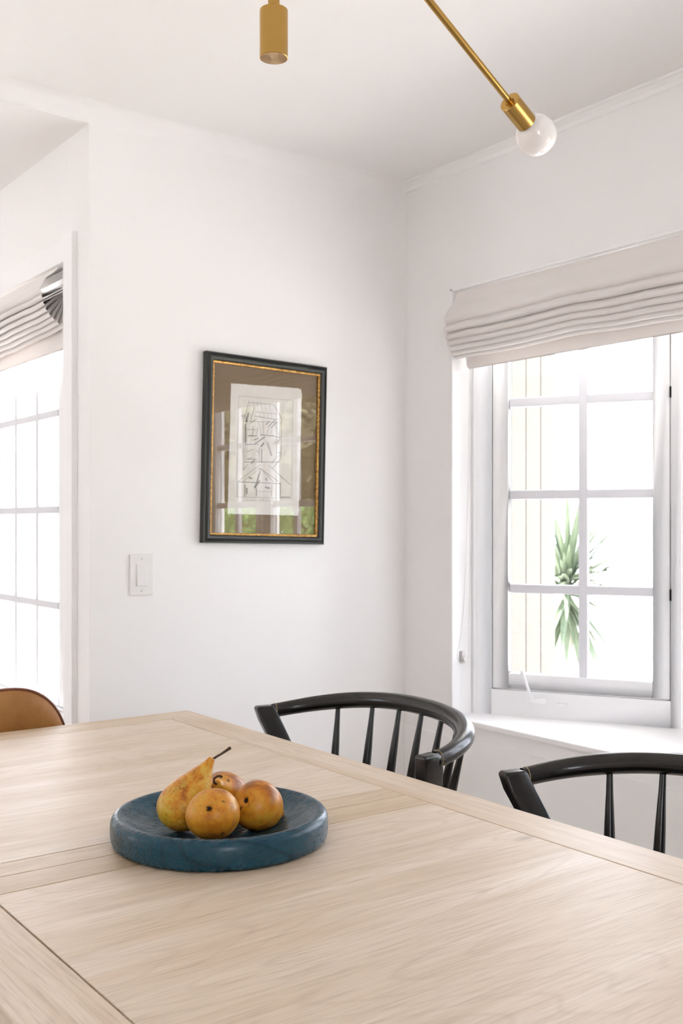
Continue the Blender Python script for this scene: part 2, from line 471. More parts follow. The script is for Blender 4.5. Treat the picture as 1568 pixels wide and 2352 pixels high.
# crank handle
m = MB().tube([(.222, -.010, .635), (.212, -.026, .662), (.200, -.030, .700), (.192, -.030, .722)], [.0042, .0045, .0042, .0040], 10)
m.lathe([(.0, -.009), (.006, -.008), (.0078, -.002), (.0072, .004), (.004, .008), (0, .009)], 16, align((-.2, -.2, 1), (.190, -.030, .728)))
ck = m.build('crank_handle', M_sash, w2, smooth=50)
MB().box((.205, -.016, .622), (.265, .002, .642)).build('crank_base', M_sash, ck, bevel=.005)
MB().box((.30, -.006, .618), (.335, .002, .630)).build('frame_stop', M_sash, w2, bevel=.002)

# middle of the bay
P1 = P0 + tdir*L1
L2 = 1.63
w3 = empty('window_3', P1, (0, 0, R(-90)), **ST)
o3 = [(.27, .80, .664, 2.0), (.83, 1.36, .664, 2.0)]
window_frame(w3, L2, o3, .572, 2.06)
for (a, b, c, d) in o3:
    casement(w3, a, b, c, d, [(a+b)/2], ROWS)
# other flank
P2 = P1 + Vector((0, -L2, 0))
t2 = Vector((-math.sin(A), -math.cos(A), 0))
w4 = empty('window_4', P2, (0, 0, math.atan2(t2.y, t2.x)), **ST)
window_frame(w4, L1, [(.04, .63, .664, 2.0)], .572, 2.06)
casement(w4, .04, .63, .664, 2.0, [.335], ROWS)
P3 = P2 + t2*L1

# bay sill, seat wall, soffit and roof
out = .09
def bayshape(d):
    return [(XR+.05, P0.y+.001), (P0.x+ndir.x*d-.0, P0.y+.001 + (d*.3 if d > .05 else 0)), (P1.x+d, P1.y+d*.25), (P2.x+d, P2.y-d*.25), (P3.x+d, P3.y-(d*.3 if d > .05 else 0)), (XR+.05, P3.y-.001)]
MB().prism([(XR-.016, BY1+.02), (XR+.02, BY1-.001), (P0.x+.02, P0.y), (P1.x+.02, P1.y), (P2.x+.02, P2.y), (P3.x+.02, P3.y), (XR+.02, BY0), (XR-.016, BY0-.02)], .556, .5745).build('window_sill', M_trim, bevel=.004, **ST)
MB().prism(bayshape(.02), -.1, .556).build('wall_bay', M_siding, **ST)
MB().prism(bayshape(.13), 2.05, 2.22).build('ceiling_bay', M_ceil, **ST)

# tall window of the next space
w1 = empty('window_1', (XC+.10, WL0, 0), (0, 0, R(90)), **ST)
for ch in (1,):
    m = MB()
LW = WL1-WL0
# local x -> +Y, local y -> -X, so flip: outward is -y
def casement_flip(root, s0, s1, z0, z1, cols, rows, stile, brail, st2):
    y0, y1 = -.046, -.006
    m = MB().box((s0, y0, z0), (s0+stile, y1, z1)).box((s1-st2, y0, z0), (s1, y1, z1))
    m.box((s0+stile, y0, z0), (s1-st2, y1, z0+brail)).box((s0+stile, y0, z1-.045), (s1-st2, y1, z1))
    sash = m.build('sash', M_sash, root, bevel=.0025)
    for c in cols: MB().box((c-.014, y0+.006, z0+brail), (c+.014, y1+.004, z1-.045)).build('muntin', M_mun, sash, bevel=.003)
    for r in rows: MB().box((s0+stile, y0+.007, r-.013), (s1-st2, y1+.003, r+.013)).build('muntin', M_mun, sash, bevel=.003)
    MB().box((s0+stile, -.034, z0+brail), (s1-st2, -.031, z1-.045)).build('glass', M_pane, sash)
m = MB().box((0, -.07, .6), (.05, .0, 2.035)).box((LW-.05, -.07, .6), (LW, .0, 2.035)).box((.05, -.07, .6), (LW-.05, 0, .615)).box((.05, -.07, 2.0), (LW-.05, 0, 2.035)).box((1.02, -.07, .6), (1.09, 0, 2.035))
m.build('window_frame', M_sash, w1, bevel=.002)
rows1 = (.954, 1.279, 1.606)
casement_flip(w1, .052, 1.018, .617, 1.998, [.530, .745], rows1, .285, .03, .06)
casement_flip(w1, 1.092, LW-.052, .617, 1.998, [1.35, 1.57, 1.79], rows1, .06, .03, .06)
# out-of-view windows (glazed frames), added to let fill light into room and hall
def plain_window(name, loc, rot, w, h, n):
    r = empty(name, loc, rot, **ST)
    m = MB().box((0, 0, 0), (.06, .07, h)).box((w-.06, 0, 0), (w, .07, h)).box((.06, 0, 0), (w-.06, .07, .06)).box((.06, 0, h-.06), (w-.06, .07, h))
    for i in range(1, n): m.box((w*i/n-.035, 0, .06), (w*i/n+.035, .07, h-.06))
    m.build('window_frame', M_sash, r)
    MB().box((.06, .03, .06), (w-.06, .033, h-.06)).build('glass', M_pane, r)
plain_window('fill_window_5', (-.2, YB-.02, .75), (0, 0, PI), 1.0, 1.3, 2)
plain_window('fill_window_6', (XL-.02, 3.8, .75), (0, 0, R(90)), .9, 1.3, 2)

# ------------------------------------------------------------------ dining table
TX0, TX1, TY0, TY1, TZ = .344, 1.281, .42, 2.383, .75
tb = empty('dining_table', ((TX0+TX1)/2, (TY0+TY1)/2, 0), label='long bleached oak dining table with framed top running along the bay window', cat='table')
ox, oy = tb.location.x, tb.location.y
RW, TH, G = .091, .032, .0017
hx, hy = (TX1-TX0)/2, (TY1-TY0)/2
Z0, Z1 = TZ-TH, TZ
def board(name, poly, mt, bev=.0012, z0=Z0, z1=Z1):
    return MB().prism(poly, z0, z1).build(name, mt, tb, bevel=bev, seg=2)
yl = [v_-oy for v_ in (1.341, 1.407, 1.463)]
def panel(name, a, b, mt): return board(name, [(-hx+RW+G, a+G/2), (hx-RW-G, a+G/2), (hx-RW-G, b-G/2), (-hx+RW+G, b-G/2)], mt, .0007)
panel('panel', -hy+RW, yl[0], M_oak_x)
panel('leaf', yl[0], yl[1], M_oak_x2)
panel('leaf', yl[1], yl[2], M_oak_x2)
panel('panel', yl[2], hy-RW, M_oak_x)
g2 = .0004
for s_ in (-1, 1):
    # mitred side rails and end rails
    e = s_*hx; i_ = s_*(hx-RW)
    poly = [(i_, -hy+RW+g2), (e, -hy+g2), (e, hy-g2), (i_, hy-RW-g2)]
    board('side_rail', poly if s_ > 0 else poly[::-1], M_oak_y, .002)
    e = s_*hy; i_ = s_*(hy-RW)
    poly = [(-hx+RW+g2, i_), (-hx+g2, e), (hx-g2, e), (hx-RW-g2, i_)]
    board('end_rail', poly[::-1] if s_ > 0 else poly, M_oak_x2, .002)
MB().box((-hx+.05, -hy+.05, Z0-.014), (hx-.05, hy-.05, Z0-.0005)).build('underframe', M_dark, tb)
m = MB()
m.box((-hx+.08, -hy+.08, Z0-.095), (-hx+.105, hy-.08, Z0-.014)).box((hx-.105, -hy+.08, Z0-.095), (hx-.08, hy-.08, Z0-.014))
m.box((-hx+.105, -hy+.08, Z0-.095), (hx-.105, -hy+.105, Z0-.014)).box((-hx+.105, hy-.105, Z0-.095), (hx-.105, hy-.08, Z0-.014))
m.build('apron', M_oak_y, tb, bevel=.002)
for a in (-1, 1):
    for b in (-1, 1):
        x, y = a*(hx-.095), b*(hy-.095)
        MB().tube([(x, y, 0), (x, y, .3), (x, y, Z0-.014)], [.043, .05, .058], 4, up=(1, 1, 0)).build('leg', M_oak_z, tb, bevel=.003)

# ------------------------------------------------------------------ bowl
BC = Vector((.798, 1.3805, TZ))
prof = [(0, .0005), (.150, .0005), (.1590, .0012), (.1625, .004), (.1642, .010), (.1650, .020), (.1650, .031), (.1638, .037), (.1608, .0415), (.1565, .0440), (.1520, .0446), (.1475, .0436), (.1420, .0405), (.134, .0355), (.120, .0290), (.100, .0228), (.075, .0180), (.045, .0150), (.02, .0141), (0, .0140)]
bowl = MB().lathe(prof, 128).build('bowl', M_bowl, smooth=60, label='shallow round teal stained oak bowl holding four pears on the table', cat='bowl')
bowl.location = BC
sub = bowl.modifiers.new('sub', 'SUBSURF'); sub.levels = 1; sub.render_levels = 1
def bowl_z(x, y):
    r = math.hypot(x-BC.x, y-BC.y)
    inner = [(p[0], p[1]) for p in prof[10:]][::-1]
    for (a, za), (b, zb) in zip(inner, inner[1:]):
        if a <= r <= b: return TZ+za+(zb-za)*(r-a)/(b-a)
    return TZ+.0446

# ------------------------------------------------------------------ pears
def pear(name, c, axis, rad, neck, mt, stem, label, seed, squash=1.0, asym=.05, neck_bend=(0, 0, 0), tipr=.16, group='pears in the bowl', marks=()):
    """c: centre of the belly, axis: from blossom end to stem, neck: distance belly centre to neck tip"""
    root = empty(name, c, label=label, cat='pear', group=group)
    ax = Vector(axis).normalized(); M = ax.to_track_quat('Z', 'Y').to_matrix().to_4x4()
    nb = Vector(neck_bend)
    prof = []
    zb = -rad*.93
    # blossom end dimple -> belly
    prof += [(0.0, zb+rad*.115), (.07, zb+rad*.10), (.14, zb+rad*.03), (.24, zb-rad*.01)]
    for a in range(-66, 21, 6):
        prof.append((math.cos(R(a))*1.0, math.sin(R(a))*rad*.99))
    z1_ = math.sin(R(18))*rad*.99; r1 = math.cos(R(18))
    K = 16
    for i in range(1, K+1):
        t = i/K
        z = z1_ + (neck-z1_)*t
        # hermite from belly radius to neck radius
        r = (r1*(1-t)**1.55*(1+.75*t) + tipr*(1-(1-t)**2.6)) if t < 1 else tipr*.98
        prof.append((max(r, .02), z))
    prof += [(tipr*.8, neck+rad*.05), (tipr*.4, neck+rad*.06), (0, neck+rad*.035)]
    vs_ = []; seg = 48; rnd = random.Random(seed); ph = rnd.random()*6
    for r, z in prof:
        for j in range(seg):
            w = 2*PI*j/seg
            rr = (r*rad)*(1+asym*math.sin(w+ph)+.02*math.sin(2*w+ph*2))*(1 if r > .2 else 1)
            q = Vector((rr*math.cos(w), rr*math.sin(w)*squash, z))
            q += Vector((0, 0, 0)) + nb*max(0, (z/neck))**2*rad
            nn = noise.noise(q*28+Vector((seed, 0, 0)))*.0016*min(1, r*2)
            q += q.normalized()*nn
            vs_.append(M @ q)
    n = len(prof); fs = []
    for k in range(n-1):
        for j in range(seg): fs.append((k*seg+j, k*seg+(j+1) % seg, (k+1)*seg+(j+1) % seg, (k+1)*seg+j))
    b = mesh_obj('pear_body', vs_, fs, mt, root, smooth=True)
    ss = b.modifiers.new('s', 'SUBSURF'); ss.levels = 1; ss.render_levels = 1
    # calyx: dried sepals round a dark pit
    m = MB(); cz = zb+rad*.10
    m.lathe([(.0001, -.0006), (rad*.075, -.0003), (rad*.085, .0008), (rad*.04, .002), (.0001, .0022)], 14, M @ Matrix.Translation((0, 0, cz-.0004)))
    for k in range(5):
        w = 2*PI*k/5+seed; d = Vector((math.cos(w), math.sin(w), 0)); ln = rad*(.075+.05*rnd.random())
        m.tube([M @ (d*rad*.05+Vector((0, 0, cz-.0005))), M @ (d*ln*.8+Vector((0, 0, cz-.0030))), M @ (d*ln*1.1+Vector((0, 0, cz-.0018)))], [.0016, .0011, .0003], 6)
    m.build('calyx', M_stem, root, smooth=50)
    # stem
    tip = M @ (Vector((0, 0, neck+rad*.03)) + nb*rad)
    pts = [tip - (ax*.004)] + [tip + Vector(s_) for s_ in stem]
    n_ = len(pts)
    rads = [.0021, .0019] + [.0018]*(n_-4) + [.0021, .0026] if n_ > 3 else [.0022, .0019, .0026][:n_]
    MB().tube(pts, rads, 10).build('stem', M_stem, root, smooth=50)
    return root
CR = Vector((math.cos(R(36.7)), -math.sin(R(36.7)), 0)); CF = Vector((math.sin(R(36.7)), math.cos(R(36.7)), 0)); UP = Vector((0, 0, 1))
def at(px, py, D): return CR*((px-784)/2380*D) + CF*D + UP*(1.23-(py-1204)/2380*D)
def cdir(r, u, f): return CR*r+UP*u+CF*f
pear('pear', (.7515, 1.3195, .8085), cdir(.07, -.47, .88), .0390, .062, M_pearB, [cdir(.002, -.004, .010), cdir(.004, -.006, .018)],
     'golden pear at the front of the bowl, its blossom end facing out', 3, asym=.03, tipr=.30, squash=.94)
pear('pear', (.8392, 1.3395, .8030), cdir(.46, -.42, .78), .0372, .066, M_pearC, [cdir(.004, -.003, .008), cdir(.009, -.004, .014)],
     'russet brown pear at the right of the bowl, tapering away to the right', 7, asym=.04, tipr=.26)
pear('pear', (.7405, 1.3965, .8050), (.0405, -.0160, .0650), .0375, .0815, M_pearA, [(.008, .001, .0012), (.018, .0028, .004), (.027, .0045, .0072), (.0355, .006, .0105)],
     'tall mottled yellow pear leaning with its long stem pointing up', 11, asym=.05, neck_bend=(.05, .0, 0), tipr=.15)
pear('pear', (.8305, 1.4235, .8035), (-.0340, -.0350, .0281), .0362, .056, M_pearC, [cdir(-.001, .001, -.003), cdir(-.004, .004, -.004), cdir(-.0035, .0090, -.004), cdir(.001, .0125, -.004), cdir(.006, .0130, -.004), cdir(.0085, .0105, -.004)],
     'pear half hidden at the back of the bowl with a hooked stem', 19, asym=.02, tipr=.2)

# ------------------------------------------------------------------ black spindle armchairs
def chair(loc, rot, label):
    root = empty('spindle_armchair', loc, (0, 0, rot), label=label, cat='chair', group='black spindle armchairs at the table')
    Wd, D, n, rise = .3265, .261, 2.25, .041
    def cur(T):
        sn, cs = math.sin(T), math.cos(T)
        b = Wd*math.copysign(abs(cs)**(2/n), cs); a = D*abs(sn)**(2/n)
        return Vector((a, b, .76+rise*(a/D)**1.5))
    # resample evenly
    raw = [cur(PI*i/400) for i in range(401)]
    acc = [0]
    for p, q in zip(raw, raw[1:]): acc.append(acc[-1]+(q-p).length)
    K = 64; pts = []; j = 0
    for i in range(K+1):
        s_ = acc[-1]*i/K
        while j < 399 and acc[j+1] < s_: j += 1
        t = (s_-acc[j])/max(1e-9, acc[j+1]-acc[j]); pts.append(raw[j].lerp(raw[j+1], t))
    pts = [p for p in pts if p.x > .034 or p.x > .034]
    fl = []
    for i, p in enumerate(pts):
        e = min(i, len(pts)-1-i)/(len(pts)-1)*2
        w = min(1, e/.45)
        w = w*w*(3-2*w)
        fl.append((.0175+.0025*w, .0150+.0075*w))
    MB().tube(pts, 1.0, 20, up=(0, 0, 1), flat=fl).build('top_rail', M_black, root, smooth=50)
    # arm ends: blocks that turn down into raking posts
    for s_ in (-1, 1):
        e = pts[0] if s_ > 0 else pts[-1]; nx = pts[1] if s_ > 0 else pts[-2]
        d = (e-nx).normalized()
        tip = e + d*.030
        lean = .42
        def rect(c, hl, ht, ax_l, ax_t): return [c-ax_l*hl-ax_t*ht, c+ax_l*hl-ax_t*ht, c+ax_l*hl+ax_t*ht, c-ax_l*hl+ax_t*ht]
        dl = Vector((d.x, d.y, 0)).normalized(); dt = Vector((-dl.y, dl.x, 0))
        rows = []
        top = e.z+.0150
        # cross-sections going down: centre drifts back (+x) and narrows slightly
        for k, (dz, hl, ht, dx) in enumerate(((0, .0195, .0125, .004), (-.006, .0245, .0150, .003), (-.034, .0262, .0160, -.006), (-.07, .026, .0155, -.018), (-.14, .0235, .0145, -.040), (-.34, .019, .0135, -.10))):
            cc = Vector((e.x, e.y, top+dz)) + dl*(.018+dx) - Vector((0, s_, 0))*max(0, -dz-.02)*.40
            rows.append(rect(cc, hl, ht, dl, dt))
        v_ = [q for r_ in rows for q in r_]; f_ = [(0, 1, 2, 3), tuple(len(v_)-4+k for k in range(4))]
        for a in range(len(rows)-1):
            for b in range(4): f_.append((a*4+b, a*4+(b+1) % 4, a*4+4+(b+1) % 4, a*4+4+b))
        o = mesh_obj('arm_post', v_, f_, M_black, root)
        bv = o.modifiers.new('b', 'BEVEL'); bv.width = .0045; bv.segments = 3; bv.limit_method = 'ANGLE'; bv.angle_limit = R(40)
        for p in o.data.polygons: p.use_smooth = True
        # worn glue line where rail meets arm end
        c0 = e - d*.0065
        ring = []
        for k in range(25):
            w = 2*PI*k/24; ring.append(c0 + Vector((0, 0, 1))*math.cos(w)*.0180 + dt*math.sin(w)*.0156)
        MB().tube(ring, .0006, 6, caps=False).build('joint_line', M_joint, root)
    # seat
    seat = []; seg = 72; prof_ = [(.93, .425), (1.0, .434), (1.01, .445), (.985, .457), (.93, .461), (.75, .455), (.4, .447), (.0, .445)]
    def seat_xy(w, k):
        cs, sn = math.cos(w), math.sin(w)
        x = .215*math.copysign(abs(cs)**(2/2.7), cs); y = .245*math.copysign(abs(sn)**(2/2.7), sn)
        return x*k*.98-.02, y*k*(1-.08*(cs if cs > 0 else 0))
    for k, z in prof_:
        row = [(*seat_xy(2*PI*j/seg, max(k, .001)), z) for j in range(seg)]; seat.append(row+[row[0]])
    m = MB().grid(seat); i0 = len(m.v); m.v += [(*seat_xy(2*PI*j/seg, .93), .425) for j in range(seg)]; m.f.append(tuple(i0+j for j in range(seg)))
    m.build('seat', M_black, root, smooth=50)
    # spindles
    for T in (.772, 1.110, 1.378, 1.583, 1.803, 2.079, 2.45):
        a = cur(T); b = Vector((a.x*.80-.022, a.y*.80, .452)); a = a+Vector((-.002, 0, -.012))
        q = [a.lerp(b, t) for t in (0, .12, .3, .55, .72, .88, 1)]
        MB().tube(q, [.0058, .0068, .0095, .0118, .0122, .0112, .0085], 14).build('spindle', M_black, root, smooth=50)
    # legs and stretchers
    for x, y in ((-.16, .17), (-.16, -.17), (.13, .15), (.13, -.15)):
        p = Vector((x, y, .432)); q = Vector((x*1.28-.01, y*1.22, 0))
        MB().tube([p, p.lerp(q, .3), p.lerp(q, .6), q], [.014, .019, .017, .011], 14).build('leg', M_black, root, smooth=50)
    for y in (-.19, .19): MB().tube([(-.185, y, .19), (-.02, y*.98, .19), (.15, y*.94, .19)], [.008, .012, .008], 12).build('stretcher', M_black, root, smooth=50)
    MB().tube([(-.02, -.186, .19), (-.02, 0, .19), (-.02, .186, .19)], [.008, .012, .008], 12).build('stretcher', M_black, root, smooth=50)
    return root
chair((1.35, 1.862, 0), -.055, 'black spindle armchair near the corner, its whole curved back rail showing above the table')
chair((1.352, 1.012, 0), -.045, 'black spindle armchair below the bay window, its back rail cut by the right edge')

# ------------------------------------------------------------------ tan leather chair at the table's far end
lc = empty('leather_chair', (.842, 2.49, 0), (0, 0, R(0)), label='tan leather chair with a rounded back at the far end of the table', cat='chair')
def back_outline(w):
    # superellipse, top flattened; half width .175 at table height widening below
    cs, sn = math.cos(w), math.sin(w)
    return .156*math.copysign(abs(cs)**(2/2.5), cs), .22*math.copysign(abs(sn)**(2/2.5), sn)
def shell(r_, off):
    rows = []
    for k in range(13):
        q = k/12; row = []
        for j in range(73):
            w = 2*PI*j/72
            x, z = back_outline(w); x *= q; z *= q
            curve = -1.0*(x*x) - .12*z + .1*z*z
            th_ = .019*(max(0, 1-q**6))**.5
            row.append((x, curve + off*th_ + .012, .612+z))
        rows.append(row)
    return rows
m = MB().grid(shell(1, -1)).grid(shell(1, 1))
o = m.build('backrest', M_leather, lc, smooth=60)
pp = []
for j in range(73):
    w = 2*PI*j/72; x, z = back_outline(w); pp.append((x*1.0, -1.0*x*x-.12*z+.1*z*z+.012, .612+z))
MB().tube(pp, .0035, 8, caps=False).build('piping', M_piping, lc, smooth=50)
rows = []
for k in range(9):
    q = k/8; row = []
    for j in range(65):
        w = 2*PI*j/64; x = .225*math.copysign(abs(math.cos(w))**.75, math.cos(w))*q; y = .21*math.copysign(abs(math.sin(w))**.75, math.sin(w))*q
        row.append((x, y-.19, .455+.02*(1-q**5)))
    rows.append(row)
m = MB().grid(rows)
rows2 = [[(x, y, .455-.035) if k == 0 else (x*.93, y*.93-.013, .455-.05) for (x, y, z) in rows[-1]] for k in range(2)]
m.grid([rows[-1], rows2[0], rows2[1], [(0, -.19, .40)]*65])
m.build('seat', M_leather, lc, smooth=50)
MB().tube([(0, .02, .44), (0, .035, .5), (0, .03, .6)], [.03, .035, .03], 12, flat=[(.3, 1.6), (.3, 1.6), (.3, 1.6)], up=(0, 1, 0)).build('back_support', M_iron, lc, smooth=50)
for x in (-1, 1):
    for y in (-.03, -.34):
        MB().tube([(x*.15, y, .41), (x*.21, y+(.05 if y > -.1 else -.04), 0)], [.011, .008], 12).build('leg', M_iron, lc, smooth=50)

# ------------------------------------------------------------------ pendant light
ch = empty('chandelier', (.845, 1.303, CZ), label='brass ceiling light with angled rod arm above the table', cat='ceiling light')
H0 = Vector((.845, 1.303, 0)); O = H0 + Vector((0, 0, CZ))
def rel(p): return Vector(p)-O
MB().lathe([(0, 0), (.062, 0), (.062, -.018), (.058, -.022), (.012, -.024), (0, -.024)], 48).build('canopy', M_brass, ch, smooth=40)
MB().lathe([(0, -.02), (.0088, -.02), (.0088, -(CZ-1.998)), (0, -(CZ-1.998))], 32).build('stem', M_brass, ch, smooth=40)
zt, zb_ = 1.9985-CZ, 1.9265-CZ
hub = MB().lathe([(0, zt), (.0205, zt), (.0212, zt-.0007), (.0212, zb_+.0007), (.0205, zb_), (.0204, zb_+.0004), (.001, zb_+.0004)], 64).build('hub', M_brass, ch, smooth=30)
MB().lathe([(0, zb_-.0004), (.0196, zb_-.0004), (.0200, zb_+.0006), (0, zb_+.0008)], 64).build('hub_end', M_brass_end, hub, smooth=30)
a0 = Vector((.845, 1.303, 2.305)); sk = Vector((1.449, 1.404, 2.0425)); ad = (sk-a0).normalized()
MB().lathe([(0, -.014), (.008, -.012), (.0135, -.004), (.0135, .004), (.008, .012), (0, .014)], 24, Matrix.Translation(rel(a0))).build('arm_joint', M_brass, ch, smooth=50)
MB().tube([rel(a0), rel(sk+ad*.004)], .0064, 24).build('arm', M_brass, ch, smooth=50)
MB().lathe([(0, -.004), (.009, -.004), (.009, .001), (0, .001)], 24, align(ad, rel(sk))).build('arm_collar', M_brass, ch, smooth=40)
SL = .062
MB().lathe([(.0, 0), (.0196, 0), (.0204, .0008), (.0204, SL), (.0192, SL), (.0188, SL-.012), (0, SL-.012)], 64, align(ad, rel(sk))).build('socket', M_brass, ch, smooth=30)
bc = sk + ad*(SL+.038)
rb = .0405
pr = []
for i in range(33):
    a = -90+ i*180/32
    pr.append((rb*math.cos(R(a)), rb*math.sin(R(a))))
pr = [(0.0, -.046), (.0125, -.046), (.0130, -.042), (.0150, -.0385)] + [q for q in pr if q[1] > -.0365]
blb = MB().lathe(pr, 64, align(ad, rel(bc))).build('bulb', M_milk, ch, smooth=60)
MB().lathe([(.0, -.048), (.0158, -.048), (.0160, -.0405), (.0166, -.0385), (.0160, -.0360), (0, -.0360)], 40, align(ad, rel(bc))).build('bulb_collar', M_steel, blb, smooth=30)

# ------------------------------------------------------------------ framed engraving
pic = empty('framed_print', (1.8188, YP-.0005, 1.4665), (0, R(1.3), 0), label='framed engraving of a timber windmill on the back wall, black frame with gilt lip', cat='picture')
PW, PH = .4640, .6000
# moulding profile: (inset from outer edge, height off the wall)
fp = [(0, .0), (0, .0205), (.0015, .0225), (.0045, .0225), (.0055, .0200), (.0075, .0205), (.0105, .0240), (.0150, .0262), (.0200, .0250), (.0245, .0205), (.0262, .0170), (.0262, .004)]
gp = [(.0258, .006), (.0258, .0185), (.0275, .0192), (.0290, .0175), (.0300, .0172), (.0318, .0160), (.0325, .0125), (.0330, .006)]
def moulding(prof_, mt, parent, name):
    rows = []
    for (sx, sz) in ((-1, -1), (1, -1), (1, 1), (-1, 1), (-1, -1)):
        rows.append([(sx*(PW/2-i_), -h_, sz*(PH/2-i_)) for i_, h_ in prof_])
    o = MB().grid(rows).build(name, mt, parent)
    return smooth_angle(o, 32)
fr = moulding(fp, M_frame, pic, 'frame')
moulding(gp, M_gilt, fr, 'gilt_lip')
iw, ih = PW/2-.031, PH/2-.031
MB().box((-iw, -.0075, -ih), (iw, -.004, ih)).build('mount_board', M_mat, pic)
# rag paper with deckled edges
rnd = random.Random(5)
co = [(-.1346, .2095), (.1390, .2190), (.1350, -.2055), (-.1380, -.2060)]
def unrot(u, v): return u*math.cos(R(1.3))-v*math.sin(R(1.3)), u*math.sin(R(1.3))+v*math.cos(R(1.3))
co = [unrot(-.1296, .2119), unrot(.1442, .2168), unrot(.1301, -.2076), unrot(-.1424, -.2034)]
poly = []
for i in range(4):
    a, b = co[i], co[(i+1) % 4]
    for k in range(46):
        t = k/46; x = a[0]+(b[0]-a[0])*t; z = a[1]+(b[1]-a[1])*t
        nn = .0013*noise.noise(Vector((x*60, z*60, i))) + .0006*(rnd.random()-.5)
        dx, dz = b[0]-a[0], b[1]-a[1]; L_ = math.hypot(dx, dz)
        cut = 0
        if i == 0 and t > .95: cut = (t-.95)*.18
        if i == 1 and t < .05: cut = (.05-t)*.10
        poly.append((x+dz/L_*(nn+cut), z-dx/L_*(nn+cut)))
v_ = [(x, -.0084, z) for x, z in poly]+[(x, -.0076, z) for x, z in poly]; n_ = len(poly)
f_ = [tuple(range(n_)), tuple(range(n_, 2*n_))]+[(i, (i+1) % n_, n_+(i+1) % n_, n_+i) for i in range(n_)]
pp = mesh_obj('print_paper', v_, f_, M_paper, pic)
